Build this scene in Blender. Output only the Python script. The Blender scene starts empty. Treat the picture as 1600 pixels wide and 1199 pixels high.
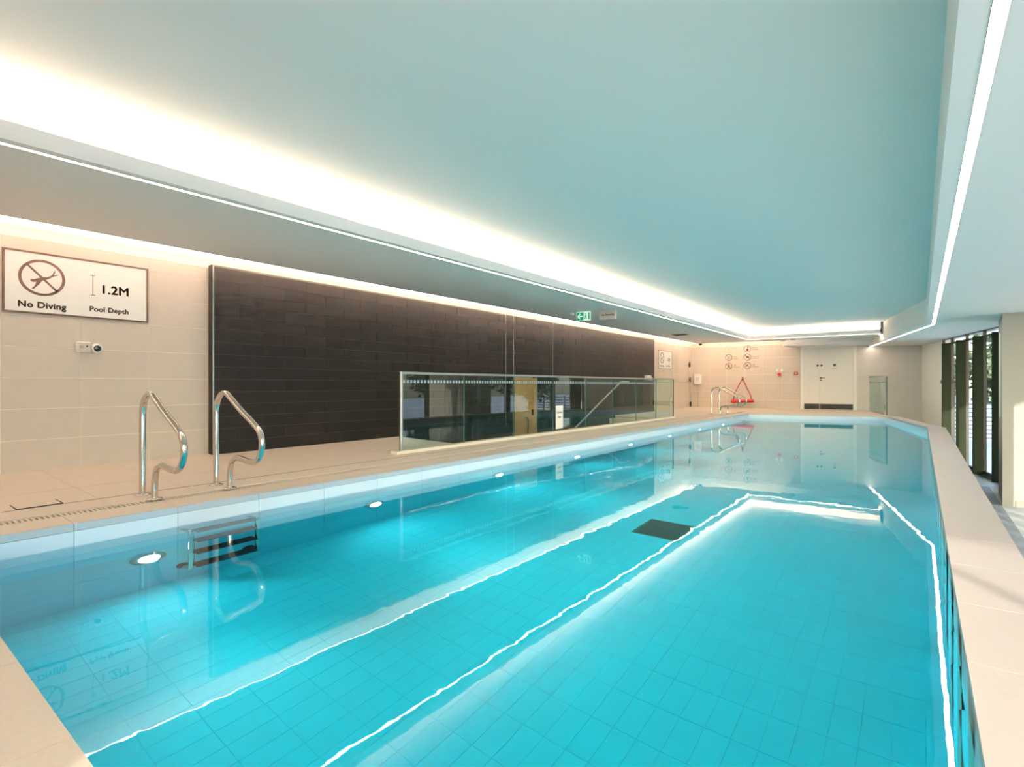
import bpy, bmesh, math, random
from mathutils import Vector, Matrix
random.seed(7)
SC = bpy.context.scene
COL = SC.collection
PI = math.pi

# ---------------------------------------------------------------- camera, sky, sun, exposure
cam_d = bpy.data.cameras.new('camera'); cam = bpy.data.objects.new('camera', cam_d); COL.objects.link(cam)
cam_d.sensor_width = 36.0; cam_d.lens = 36.0*830/1600; cam_d.shift_y = 2.5/1600
cam_d.clip_start = 0.05; cam_d.clip_end = 400
cam.location = (0, 0, 0.89); cam.rotation_euler = (PI/2, 0, math.radians(37.5486))
SC.camera = cam

w = bpy.data.worlds.new('world'); SC.world = w; w.use_nodes = True
nt = w.node_tree; nt.nodes.clear()
sky = nt.nodes.new('ShaderNodeTexSky'); sky.sky_type = 'NISHITA'; sky.sun_disc = False
sky.sun_elevation = math.radians(24); sky.sun_rotation = math.radians(148); sky.air_density = 1.0; sky.dust_density = 2.0
bg = nt.nodes.new('ShaderNodeBackground'); bg.inputs[1].default_value = 0.66
wo = nt.nodes.new('ShaderNodeOutputWorld')
nt.links.new(sky.outputs[0], bg.inputs[0]); nt.links.new(bg.outputs[0], wo.inputs[0])

sun_d = bpy.data.lights.new('sun', 'SUN'); sun_d.energy = 4.0; sun_d.color = (1.0, 0.93, 0.82); sun_d.angle = math.radians(0.6)
sun = bpy.data.objects.new('sun', sun_d); COL.objects.link(sun)
az = math.radians(32); el = math.radians(13)
sd = Vector((-math.sin(az)*math.cos(el), math.cos(az)*math.cos(el), -math.sin(el)))
sun.rotation_euler = sd.to_track_quat('-Z', 'Y').to_euler(); sun.location = (8, -10, 6)

SC.view_settings.view_transform = 'Standard'; SC.view_settings.look = 'None'
SC.view_settings.gamma = 1.0; SC.view_settings.use_curve_mapping = False
SC.view_settings.exposure = 0.98
SC.cycles.use_adaptive_sampling = True; SC.cycles.adaptive_threshold = 0.07; SC.cycles.adaptive_min_samples = 20
SC.cycles.max_bounces = 8; SC.cycles.diffuse_bounces = 4; SC.cycles.glossy_bounces = 4; SC.cycles.transmission_bounces = 8; SC.cycles.transparent_max_bounces = 16; SC.cycles.sample_clamp_indirect = 8

WARM = (1.0, 0.81, 0.61)
LINE_E = 15.0      # visible LED lines in the soffits
COVE_E = 58.0      # tape hidden in the ceiling cove
WALL_E = 230.0      # tape in the gap along the walls
LAMP_E = 110.0; LAMP_W = 95.0     # underwater lamps

# ---------------------------------------------------------------- materials
def srgb(c):
    return tuple(((x/255.0)/12.92 if x/255.0 <= .04045 else ((x/255.0+.055)/1.055)**2.4) for x in c) + (1.0,)
MATS = {}
def mat(name, col, rough=.5, metal=0.0, vary=0.0, noise=0.0, nscale=30.0, bump=0.0, bscale=200.0, emit=0.0, ecol=None, spec=.5, coat=0.0):
    if name in MATS: return MATS[name]
    m = bpy.data.materials.new(name); m.use_nodes = True; t = m.node_tree
    b = t.nodes['Principled BSDF']
    c = srgb(col) if max(col) > 1.0 else tuple(col)+(1.0,)
    b.inputs['Base Color'].default_value = c
    b.inputs['Roughness'].default_value = rough; b.inputs['Metallic'].default_value = metal
    b.inputs['Specular IOR Level'].default_value = spec
    b.inputs['Coat Weight'].default_value = coat
    if vary or noise:
        hsv = t.nodes.new('ShaderNodeHueSaturation'); hsv.inputs['Color'].default_value = c
        val = None
        if vary:
            oi = t.nodes.new('ShaderNodeObjectInfo'); mr = t.nodes.new('ShaderNodeMapRange')
            mr.inputs['To Min'].default_value = 1-vary; mr.inputs['To Max'].default_value = 1+vary
            t.links.new(oi.outputs['Random'], mr.inputs['Value']); val = mr.outputs[0]
        if noise:
            tc = t.nodes.new('ShaderNodeNewGeometry'); nz = t.nodes.new('ShaderNodeTexNoise')
            nz.inputs['Scale'].default_value = nscale; nz.inputs['Detail'].default_value = 6
            t.links.new(tc.outputs['Position'], nz.inputs['Vector'])
            m2 = t.nodes.new('ShaderNodeMapRange'); m2.inputs['From Min'].default_value = .3; m2.inputs['From Max'].default_value = .7
            m2.inputs['To Min'].default_value = 1-noise; m2.inputs['To Max'].default_value = 1+noise
            t.links.new(nz.outputs['Fac'], m2.inputs['Value'])
            if val is not None:
                mu = t.nodes.new('ShaderNodeMath'); mu.operation = 'MULTIPLY'
                t.links.new(val, mu.inputs[0]); t.links.new(m2.outputs[0], mu.inputs[1]); val = mu.outputs[0]
            else: val = m2.outputs[0]
        t.links.new(val, hsv.inputs['Value']); t.links.new(hsv.outputs[0], b.inputs['Base Color'])
    if bump:
        g = t.nodes.new('ShaderNodeNewGeometry'); nz = t.nodes.new('ShaderNodeTexNoise'); nz.inputs['Scale'].default_value = bscale
        t.links.new(g.outputs['Position'], nz.inputs['Vector'])
        bp = t.nodes.new('ShaderNodeBump'); bp.inputs['Strength'].default_value = bump; bp.inputs['Distance'].default_value = .002
        t.links.new(nz.outputs['Fac'], bp.inputs['Height']); t.links.new(bp.outputs[0], b.inputs['Normal'])
    if emit:
        b.inputs['Emission Color'].default_value = (ecol or (1, 1, 1)) + (1.0,); b.inputs['Emission Strength'].default_value = emit
    MATS[name] = m; return m

def emis(name, col, e):
    m = bpy.data.materials.new(name); m.use_nodes = True; t = m.node_tree; t.nodes.clear()
    em = t.nodes.new('ShaderNodeEmission'); em.inputs[0].default_value = tuple(col)+(1,); em.inputs[1].default_value = e
    o = t.nodes.new('ShaderNodeOutputMaterial'); t.links.new(em.outputs[0], o.inputs[0]); return m

def glass_mat(name, tint, ior=1.5, refl=1.0):
    m = bpy.data.materials.new(name); m.use_nodes = True; t = m.node_tree; t.nodes.clear()
    tr = t.nodes.new('ShaderNodeBsdfTransparent'); tr.inputs[0].default_value = tuple(tint)+(1,)
    gl = t.nodes.new('ShaderNodeBsdfGlossy'); gl.inputs['Roughness'].default_value = 0.0
    fr = t.nodes.new('ShaderNodeFresnel'); fr.inputs[0].default_value = ior
    mx = t.nodes.new('ShaderNodeMixShader'); o = t.nodes.new('ShaderNodeOutputMaterial')
    ge = t.nodes.new('ShaderNodeNewGeometry'); iv = t.nodes.new('ShaderNodeMath'); iv.operation = 'SUBTRACT'; iv.inputs[0].default_value = 1.0
    ml = t.nodes.new('ShaderNodeMath'); ml.operation = 'MULTIPLY'
    t.links.new(ge.outputs['Backfacing'], iv.inputs[1]); t.links.new(iv.outputs[0], ml.inputs[0]); t.links.new(fr.outputs[0], ml.inputs[1])
    t.links.new(ml.outputs[0], mx.inputs[0]); t.links.new(tr.outputs[0], mx.inputs[1]); t.links.new(gl.outputs[0], mx.inputs[2])
    t.links.new(mx.outputs[0], o.inputs[0]); return m

def water_mat():
    m = bpy.data.materials.new('pool_water'); m.use_nodes = True; t = m.node_tree; t.nodes.clear()
    g = t.nodes.new('ShaderNodeBsdfGlass'); g.inputs['IOR'].default_value = 1.333; g.inputs['Roughness'].default_value = 0.0
    va = t.nodes.new('ShaderNodeVolumeAbsorption'); va.inputs['Color'].default_value = (0.0, 0.93, 0.97, 1); va.inputs['Density'].default_value = 0.6
    geo = t.nodes.new('ShaderNodeNewGeometry'); nz = t.nodes.new('ShaderNodeTexNoise')
    nz.inputs['Scale'].default_value = 4.5; nz.inputs['Detail'].default_value = 3.0; nz.inputs['Roughness'].default_value = .45
    bp = t.nodes.new('ShaderNodeBump'); bp.inputs['Strength'].default_value = .028; bp.inputs['Distance'].default_value = .02
    t.links.new(geo.outputs['Position'], nz.inputs['Vector']); t.links.new(nz.outputs['Fac'], bp.inputs['Height'])
    t.links.new(bp.outputs[0], g.inputs['Normal'])
    o = t.nodes.new('ShaderNodeOutputMaterial')
    t.links.new(g.outputs[0], o.inputs['Surface']); t.links.new(va.outputs[0], o.inputs['Volume']); return m

M_paint = mat('white_paint', (240, 233, 228), .75, bump=.1, bscale=120)
M_plaster = mat('wall_plaster', (236, 228, 216), .8)
M_cream = mat('cream_tile', (201, 188, 177), .38, vary=.018, noise=.02, nscale=9, bump=.15, bscale=400)
M_grout = mat('cream_grout', (236, 222, 204), .85)
M_dark = mat('dark_wood_tile', (34, 28, 27), .5, vary=.16, noise=.16, nscale=14, bump=.3, bscale=160, spec=.3)
M_dgrout = mat('dark_grout', (92, 84, 78), .8)
M_deck = mat('deck_tile', (216, 199, 184), .5, vary=.012, noise=.03, nscale=60, bump=.2, bscale=500)
M_deckgrout = mat('deck_grout', (190, 172, 152), .85)
M_coping = mat('coping_tile', (196, 180, 172), .42, vary=.01, noise=.02, nscale=50, bump=.15, bscale=500)
M_copface = mat('coping_face_tile', (184, 190, 202), .4)
M_slot = mat('dark_drain_gap', (40, 31, 25), .8)
M_pooltile = mat('pool_blue_tile', (84, 214, 229), .6, vary=.012, spec=.25)
M_waterline = mat('waterline_tile', (222, 228, 240), .25, vary=.01)
M_poolgrout = mat('pool_grout', (96, 218, 236), .7)
M_steel = mat('polished_steel', (214, 208, 200), .10, metal=1.0)
M_steel2 = mat('brushed_steel', (178, 178, 176), .32, metal=1.0)
M_frame = mat('black_frame', (26, 27, 30), .4)
M_fin = mat('olive_fin', (46, 52, 38), .85, noise=.05, nscale=6, spec=.08)
M_white = mat('white_plastic', (232, 230, 226), .4)
M_door = mat('white_door_paint', (224, 220, 216), .45)
M_black = mat('black_plastic', (22, 22, 24), .45)
M_brown = mat('brown_print', (88, 60, 46), .6)
M_signwhite = mat('sign_white', (236, 232, 228), .4)
M_grayfloor = mat('pale_floor', (196, 202, 202), .4, noise=.03, nscale=2)
M_band = mat('grey_floor_band', (142, 150, 158), .45)
M_column = mat('column_plaster', (170, 166, 156), .7)
M_skirt = mat('skirting_beige', (164, 150, 138), .5)
M_timber = mat('timber_door', (188, 136, 84), .45, noise=.10, nscale=5)
M_red = mat('rescue_red', (214, 44, 46), .5)
M_redstrap = mat('strap_red', (168, 34, 36), .7)
M_glassF = glass_mat('fence_glass', (.84, .95, .92), 1.75)
M_glassW = glass_mat('window_glass', (.95, .98, .97), 1.6)
M_glassEdge = mat('glass_edge', (92, 128, 118), .25)
M_frost = mat('frosted_film', (150, 170, 184), .6)
M_led = emis('led_line', WARM, LINE_E)
M_cove = emis('cove_tape', WARM, COVE_E)
M_wallled = emis('wall_gap_tape', WARM, WALL_E)
M_exitg = mat('exit_green', (0, 130, 78), .4, emit=.25, ecol=(0, .42, .2))
M_exitw = mat('exit_white', (225, 240, 230), .4, emit=.25, ecol=(.8, 1, .9))
M_paving = mat('outside_paving', (176, 184, 190), .7, noise=.08, nscale=1.2)
M_bark = mat('bark', (74, 62, 50), .9)
M_leaf = mat('leaf', (86, 100, 74), .7, noise=.45, nscale=2.5)
M_rail = mat('outside_rail', (54, 84, 96), .5)
M_water = water_mat()

# ---------------------------------------------------------------- helpers
def new_bm(): return bmesh.new()
def box(bm, x0, x1, y0, y1, z0, z1):
    vs = [bm.verts.new(p) for p in ((x0,y0,z0),(x1,y0,z0),(x1,y1,z0),(x0,y1,z0),(x0,y0,z1),(x1,y0,z1),(x1,y1,z1),(x0,y1,z1))]
    for f in ((3,2,1,0),(4,5,6,7),(0,1,5,4),(1,2,6,5),(2,3,7,6),(3,0,4,7)): bm.faces.new([vs[i] for i in f])
    return bm
def bbox(x0, x1, y0, y1, z0, z1, bev=.0, seg=2):
    bm = new_bm(); box(bm, x0, x1, y0, y1, z0, z1)
    if bev: bmesh.ops.bevel(bm, geom=bm.edges[:], offset=bev, segments=seg, affect='EDGES', profile=.5)
    return bm
def prism(bm, pts, z0, z1):
    """pts: list of (x, y) or (x, y, ztop); extruded between z0 and z1"""
    a = [bm.verts.new((p[0], p[1], z0)) for p in pts]
    b = [bm.verts.new((p[0], p[1], p[2] if len(p) > 2 else z1)) for p in pts]
    n = len(pts); bm.faces.new(a[::-1]); bm.faces.new(b)
    for i in range(n): bm.faces.new((a[i], a[(i+1) % n], b[(i+1) % n], b[i]))
    bmesh.ops.recalc_face_normals(bm, faces=bm.faces[:]); return bm
def tube(bm, pts, r, n=12, cap=True):
    pts = [Vector(p) for p in pts]; rings = []; up = None
    for i, p in enumerate(pts):
        d = (pts[min(i+1, len(pts)-1)] - pts[max(i-1, 0)]).normalized()
        if up is None:
            up = Vector((0, 0, 1)) if abs(d.z) < .9 else Vector((1, 0, 0))
        s = d.cross(up).normalized(); up = s.cross(d).normalized()
        rr = r[i] if isinstance(r, (list, tuple)) else r
        rings.append([bm.verts.new(p + (s*math.cos(2*PI*k/n) + up*math.sin(2*PI*k/n))*rr) for k in range(n)])
    for a, b in zip(rings, rings[1:]):
        for k in range(n):
            f = bm.faces.new((a[k], a[(k+1) % n], b[(k+1) % n], b[k])); f.smooth = True
    if cap: bm.faces.new(rings[0][::-1]); bm.faces.new(rings[-1])
    return bm
def cyl(bm, c, r, h, axis='z', n=24, r2=None):
    c = Vector(c); d = {'x': Vector((1,0,0)), 'y': Vector((0,1,0)), 'z': Vector((0,0,1))}[axis]
    return tube(bm, [c, c+d*h], [r, r if r2 is None else r2], n)
def smooth_path(pts, it=3):
    P = [Vector(p) for p in pts]
    for _ in range(it):
        Q = [P[0]]
        for a, b in zip(P, P[1:]): Q += [a*.75+b*.25, a*.25+b*.75]
        Q.append(P[-1]); P = Q
    return P
def mesh_of(bm, name, m):
    me = bpy.data.meshes.new(name); bm.normal_update(); bm.to_mesh(me); bm.free()
    if m: me.materials.append(m)
    return me
def ob(name, bm, m, parent=None, loc=None, rotz=None, label=None, cat=None, group=None, kind=None):
    if isinstance(bm, list):
        for b in bm: o = ob(name, b, m, parent, loc, rotz, label, cat, group, kind)
        return o
    me = bm if isinstance(bm, bpy.types.Mesh) else mesh_of(bm, name, m)
    o = bpy.data.objects.new(name, me); COL.objects.link(o)
    if parent: o.parent = parent
    if loc: o.location = loc
    if rotz is not None: o.rotation_euler = (0, 0, rotz)
    tag(o, label, cat, group, kind); return o
def tag(o, label=None, cat=None, group=None, kind=None):
    for k, v in (('label', label), ('category', cat), ('group', group), ('kind', kind)):
        if v: o[k] = v
    return o
def thing(name, label, cat, loc=(0,0,0), rotz=0, group=None, kind=None):
    o = bpy.data.objects.new(name, None); COL.objects.link(o); o.empty_display_size = .1
    o.location = loc; o.rotation_euler = (0, 0, rotz); return tag(o, label, cat, group, kind)
def struct(name, bm, m, parent=None): 
    return ob(name, bm, m, parent, kind='structure')
def dup(root, loc=None, rotz=None, label=None):
    r = root.copy(); COL.objects.link(r)
    if loc: r.location = loc
    if rotz is not None: r.rotation_euler = (0, 0, rotz)
    if label: r['label'] = label
    for ch in list(root.children):
        c = ch.copy(); COL.objects.link(c); c.parent = r
        for g in list(ch.children):
            d = g.copy(); COL.objects.link(d); d.parent = c
    return r
def text_width(s, size, bold):
    cu = bpy.data.curves.new('t', 'FONT'); cu.body = s; cu.size = size; cu.space_character = 1.0 + (bold*9 if bold else 0)
    o = bpy.data.objects.new('t', cu); COL.objects.link(o); bpy.context.view_layer.update(); wdt = o.dimensions.x
    bpy.data.objects.remove(o); bpy.data.curves.remove(cu); return wdt
def text_bm(s, size, bold=0.0, align='LEFT', depth=.0008, y=0.0, at=(0, 0)):
    ws = s.split()
    if len(ws) == 1: return text_bm1(s, size, bold, align, depth, y, at)
    x0 = at[0] - (text_width(s, size, bold)/2 if align == 'CENTER' else 0); out = []
    for i, w_ in enumerate(ws):
        pre = ' '.join(ws[:i]+['']) ; off = text_width(pre+'I', size, bold)-text_width('I', size, bold) if i else 0
        out.append(text_bm1(w_, size, bold, 'LEFT', depth, y, (x0+off, at[1])))
    return out
def text_bm1(s, size, bold=0.0, align='LEFT', depth=.0008, y=0.0, at=(0, 0)):
    """letters in the x-z plane facing -y"""
    cu = bpy.data.curves.new('t', 'FONT'); cu.body = s; cu.size = size; cu.offset = bold; cu.align_x = align
    cu.extrude = depth/2; cu.resolution_u = 3; cu.offset = 0; cu.space_character = 1.0 + (bold*9 if bold else 0)
    o = bpy.data.objects.new('t', cu); COL.objects.link(o)
    bpy.context.view_layer.update()
    me = bpy.data.meshes.new_from_object(o.evaluated_get(bpy.context.evaluated_depsgraph_get()))
    bm = new_bm()
    for (ox, oz) in (((-bold, 0), (bold, 0), (0, bold), (0, -bold), (0, 0)) if bold else ((0, 0),)):
        n0 = len(bm.verts); bm.from_mesh(me); bm.verts.ensure_lookup_table()
        for v in bm.verts[n0:]:
            x, yy, z = v.co; v.co = (x+at[0]+ox, y - z, yy+at[1]+oz)
    bpy.data.objects.remove(o); bpy.data.curves.remove(cu); bpy.data.meshes.remove(me); return bm
def poly_bm(pts, y=0.0, t=.0008, bm=None):
    """flat outline in the x-z plane, facing -y"""
    bm = bm or new_bm()
    a = [bm.verts.new((p[0], y, p[1])) for p in pts]; b = [bm.verts.new((p[0], y-t, p[1])) for p in pts]
    n = len(pts); bm.faces.new(a); f = bm.faces.new(b[::-1])
    for i in range(n): bm.faces.new((a[i], a[(i+1) % n], b[(i+1) % n], b[i]))
    bmesh.ops.recalc_face_normals(bm, faces=bm.faces[:]); return bm
def ring_bm(cx, cz, r0, r1, y=0.0, t=.0008, n=40, bm=None):
    bm = bm or new_bm(); V = []
    for k in range(n):
        a = 2*PI*k/n
        V.append([bm.verts.new((cx+math.cos(a)*r, yy, cz+math.sin(a)*r)) for r in (r0, r1) for yy in (y, y-t)])
    for k in range(n):
        A, B = V[k], V[(k+1) % n]
        for i, j in ((0,1),(1,3),(3,2),(2,0)): bm.faces.new((A[i], A[j], B[j], B[i]))
    bmesh.ops.recalc_face_normals(bm, faces=bm.faces[:]); return bm
def bar(bm, x0, z0, x1, z1, wd, y=0.0, t=.0008):
    d = Vector((x1-x0, z1-z0)).normalized(); n = Vector((-d.y, d.x))*wd/2
    return poly_bm([(x0+n.x, z0+n.y), (x1+n.x, z1+n.y), (x1-n.x, z1-n.y), (x0-n.x, z0-n.y)], y, t, bm)

TILE_CACHE = {}
def tile_mesh(wd, h, t, m, axis):
    """tile lying against a wall: x right, z up, front at -y  (axis 'w');  or a slab: x, y, top at z=0 (axis 'f')"""
    key = (round(wd, 3), round(h, 3), t, m.name, axis)
    if key not in TILE_CACHE:
        bm = new_bm()
        if axis == 'w': box(bm, 0, wd, -t, 0, 0, h)
        else: box(bm, 0, wd, 0, h, -t, 0)
        TILE_CACHE[key] = mesh_of(bm, 'tile', m)
    return TILE_CACHE[key]
def wall_tiles(parent, s0, s1, z0, z1, wd, h, gap, t, m, stagger=0.0, holes=(), name='tile', zstart=None, dist=None, store=None):
    """tiles in the parent's local frame (x along, z up)"""
    r = 0; z = z0
    while z < z1-.01:
        ze = min(z+h, z1); x = s0 - (stagger*wd if r % 2 else 0)
        while x < s1-.01:
            a, b = max(x, s0), min(x+wd, s1)
            segs = [(a, b, z, ze)]
            for hx0, hx1, hz0, hz1 in holes:
                out = []
                for (p, q, u, v) in segs:
                    if q <= hx0 or p >= hx1 or v <= hz0+.001 or u >= hz1-.001: out.append((p, q, u, v)); continue
                    if p < hx0: out.append((p, hx0, u, v))
                    if q > hx1: out.append((hx1, q, u, v))
                    pp, qq = max(p, hx0), min(q, hx1)
                    if u < hz0-.02: out.append((pp, qq, u, hz0))
                    if v > hz1+.02: out.append((pp, qq, hz1, v))
                segs = out
            for (p, q, u, v) in segs:
                if q-p < .03 or v-u < .02: continue
                if store is not None: store.append((p+gap/2, u+gap/2, q-p-gap, v-u-gap)); continue
                o = bpy.data.objects.new(name, tile_mesh(q-p-gap, v-u-gap, t, m, 'w')); COL.objects.link(o)
                o.parent = parent; o.location = (p+gap/2, 0, u+gap/2)
            x += wd
        z += h; r += 1

# ---------------------------------------------------------------- key dimensions (metres; coping top = 0)
ZL, ZR, ZT = 2.35, 2.136, 2.67       # left / right soffit, tray ceiling
WZ = -0.145                          # water level
ZF = -1.2                            # lower floor
PA, PB, PC, PD, PE = (-4.3, 17.9), (-.8, 18.72), (.12, 14.2), (.12, .39), (-4.3, .39)
EW_O = (-6.8, 20.0); EW_A = math.atan2(.9, 7.0)
def winx(y): return .48 + (18.93-y)*.2259
def dz(x): return max(0.0, min(.06, (-4.3-x)/2.5*.06))      # fall of the left deck towards the pool

# ================================================================= SETTING
# ---- left wall (cream part near the camera and at the far end), local x = +Y
wl = thing('wall_left', None, None, (-6.8, -3.5, 0), PI/2, kind='structure')
struct('backing', bbox(0, 23.6, -.001, .25, -1.3, ZT), M_grout, wl)
ob('plaster_band', bbox(0, 6.35, -.006, .004, 2.30, ZT), M_plaster, wl)
ob('plaster_band', bbox(6.35, 23.5, -.006, .004, 2.30, ZT), M_plaster, wl)
wall_tiles(wl, .32, 6.35, .06, 2.30, .6, .3, .005, .004, M_cream)
wall_tiles(wl, 19.62, 23.5, .06, 2.30, .6, .3, .005, .004, M_cream)

# ---- dark tiled wall, stands 10 cm proud, runs down into the stair well
wd_ = thing('wall_dark', None, None, (-6.7, 2.85, 0), PI/2, kind='structure')
DL = 13.27
bm = new_bm()
box(bm, 0, 5.93, -.005, .1, -1.3, 2.33); box(bm, 5.93, 6.75, -.005, .1, 1.06, 2.33); box(bm, 6.75, DL, -.005, .1, -1.3, 2.33)
struct('backing', bm, M_dgrout, wd_)
ob('return_edge', bbox(-.006, 0, -.008, .1, .055, 2.33), M_dark, wd_)
ob('edge_trim', bbox(-.004, .012, -.013, -.006, .06, 2.33), M_steel2, wd_, label='bright steel corner trim')
st = []
wall_tiles(wd_, .012, DL, .06, 2.31, .6, .15, .004, .008, M_dark, .5, holes=((5.93, 6.75, -1.3, 1.06),), store=st)
wall_tiles(wd_, 2.85, 10.5, -1.14, .06, .6, .15, .004, .008, M_dark, .5, holes=((5.93, 6.75, -1.3, 1.06),), store=st)
st.sort(key=lambda q: math.hypot(-6.7, 2.85+q[0]+q[2]/2)+(2.0 if q[1] < .03 else 0))
for i, (x, z, a, b) in enumerate(st[:300]):
    o = bpy.data.objects.new('tile', tile_mesh(a, b, .008, M_dark, 'w')); COL.objects.link(o); o.parent = wd_; o.location = (x, -random.uniform(0, .0012), z)
bm = new_bm()
for (x, z, a, b) in st[300:]: box(bm, x, x+a, -.008, 0, z, z+b)
ob('far_tiles', bm, M_dark, wd_, kind='stuff')
for yy in (5.65, 5.91, 7.39):
    ob('joint_trim', bbox(yy-.006, yy+.006, -.012, -.002, (1.06 if yy == 5.91 else .06), 2.33), M_steel2, wd_)

# ---- end wall
we = thing('wall_far', None, None, (EW_O[0], EW_O[1], 0), EW_A, kind='structure')
struct('backing', bbox(-.1, 7.45, -.001, .25, -1.3, ZT), M_grout, we)
ob('plaster_band', bbox(0, 7.3, -.006, .004, 2.30, ZT), M_plaster, we)
DX0, DX1, DZ = 3.58, 5.19, 2.19
wall_tiles(we, .01, 5.19, .06, 2.30, .6, .3, .006, .004, M_cream, holes=((DX0, DX1, 0, DZ),))
wall_tiles(we, 5.19, 7.2, -1.14, 2.30, .6, .3, .003, .002, mat('pale_tile', (206, 200, 196), .4, vary=.015, bump=.15, bscale=400))

# ---- right wall: solid end, then glazing
RA = math.atan2(1, -.2259)   # direction along the window line, going away (+Y)
wr = thing('wall_right', None, None, (winx(-3.5), -3.5, 0), RA, kind='structure')
RL = math.hypot(24.6, 24.6*.2259)
def rs(y): return (y+3.5)*math.hypot(1, .2259)
struct('solid_end', bbox(rs(18.93), rs(21.4), -.25, 0, -1.3, 2.5), M_paint, wr)
struct('upper_wall', bbox(-.3, rs(21.4), -.25, 0, ZR, 3.0), M_column, wr)
struct('sill', bbox(-.3, rs(18.93), -.25, .0, -1.3, -1.14), M_frame, wr)

# glazing bays: local x along window line (away), +y is towards the room? (rotz RA: local y points to -X side)
bay_Y = [18.93, 18.2, 17.12, 16.04, 14.96, 13.88, 12.8, 11.72, 10.64, 9.56, 8.48, 7.4, 6.32, 5.24, 4.16, 3.08, 2.0, .92, -.16, -1.24, -2.32, -3.4]
for i, (ya, yb) in enumerate(zip(bay_Y, bay_Y[1:])):
    a, b = rs(yb), rs(ya)
    wn = thing('window_%d' % (i+1), None, None, (winx(-3.5), -3.5, 0), RA, kind='structure')
    bm = new_bm()
    box(bm, a, b, -.06, .0, -1.14, -1.06); box(bm, a, b, -.06, .0, 1.97, 2.02); box(bm, a, b, -.06, .0, 2.12, ZR)
    box(bm, a, a+.04, -.06, .0, -1.06, ZR)
    if i == 0: box(bm, b-.05, b, -.06, .0, -1.06, ZR)
    ob('window_frame', bm, M_frame, wn)
    ob('pane', bbox(a+.04, b, -.036, -.024, -1.06, 1.97), M_glassW, wn)
    ob('top_pane', bbox(a+.04, b, -.036, -.024, 2.02, 2.12), M_glassW, wn)
    ob('fin', bbox(a-.01, a+.04, .0, .19, -1.14, 2.0, .004, 1), M_fin, wn)
    if i == 0:
        ob('transom', bbox(a, b-.06, -.12, .05, .93, 1.03), M_black, wn, label='black door closer transom')
        ob('door_leaf', bbox(a+.12, b-.08, -.12, -.075, -1.06, .92), M_black, wn)
        ob('upper_panel', bbox(a+.3, b-.03, -.024, .0, 1.05, 1.97), M_fin, wn)

# ---- near wall behind the camera, glazed on its right half
wb = thing('wall_near', None, None, (-6.8, -3.5, 0), 0, kind='structure')
struct('solid_wall', bbox(-.25, 7.6, -.25, 0, -1.3, 3.0), M_plaster, wb)
struct('header', bbox(7.6, 12.6, -.25, 0, ZR, 3.0), M_plaster, wb)
for k in range(4):
    x0 = 7.6 + k*1.2
    bm = new_bm(); box(bm, x0, x0+.06, -.1, -.03, -1.14, ZR); box(bm, x0, x0+1.2, -.1, -.03, 2.06, ZR); box(bm, x0, x0+1.2, -.1, -.03, -1.2, -1.12)
    wn = thing('window_%d' % (30+k), None, None, (-6.8, -3.5, 0), 0, kind='structure')
    ob('window_frame', bm, M_frame, wn); ob('pane', bbox(x0+.06, x0+1.2, -.07, -.058, -1.12, 2.06), M_glassW, wn)

# ---- ceiling: slab, soffits with upstands, sloping box above the door
struct('ceiling', bbox(-7.05, 6.2, -3.75, 21.6, ZT, 3.0), M_paint)
sof = new_bm()
prism(sof, [(-6.28, -3.5), (-4.3, -3.5), (-4.3, 18.12), (-.87, 18.12), (-.87, 19.42), (-3.9, 19.12), (-6.28, 18.75)], ZL, ZL+.025)
struct('ceiling', sof, M_paint)
up = new_bm(); box(up, -4.325, -4.3, -3.5, 18.12, ZL+.025, 2.463); box(up, -4.325, -.87, 18.12, 18.145, ZL+.025, 2.463)
struct('trim_1', up, M_paint)
up = new_bm(); box(up, -4.80, -4.74, -3.5, 18.6, ZL+.025, ZT); box(up, -4.80, -.87, 18.55, 18.6, ZL+.025, ZT); box(up, -.90, -.87, 18.12, 20.6, ZL+.025, ZT)
struct('trim_2', up, M_paint)
rsf = new_bm()
prism(rsf, [(.10, -3.5), (winx(-3.5), -3.5), (winx(21.2), 21.2), (-1.42, 20.9), (.10, 13.87)], ZR, ZR+.04)
struct('ceiling', rsf, M_paint)
rup = new_bm(); prism(rup, [(.10, -3.5), (.13, -3.5), (.13, 13.87), (-1.39, 20.9), (-1.42, 20.9), (.10, 13.87)], ZR+.04, ZT)
struct('trim_3', rup, M_paint)
bx = new_bm()
pts = [(-3.62, 19.45), (-.93, 19.75), (-1.26, 20.72), (-3.55, 20.42)]
lo = [bx.verts.new((x, y, 2.19)) for x, y in pts]; hi = [bx.verts.new((x, y, ZT)) for x, y in pts]
bx.faces.new(lo); bx.faces.new(hi[::-1])
for i in range(4): bx.faces.new((lo[i], lo[(i+1) % 4], hi[(i+1) % 4], hi[i]))
bmesh.ops.recalc_face_normals(bx, faces=bx.faces[:])
struct('trim_4', bx, M_paint)

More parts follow.
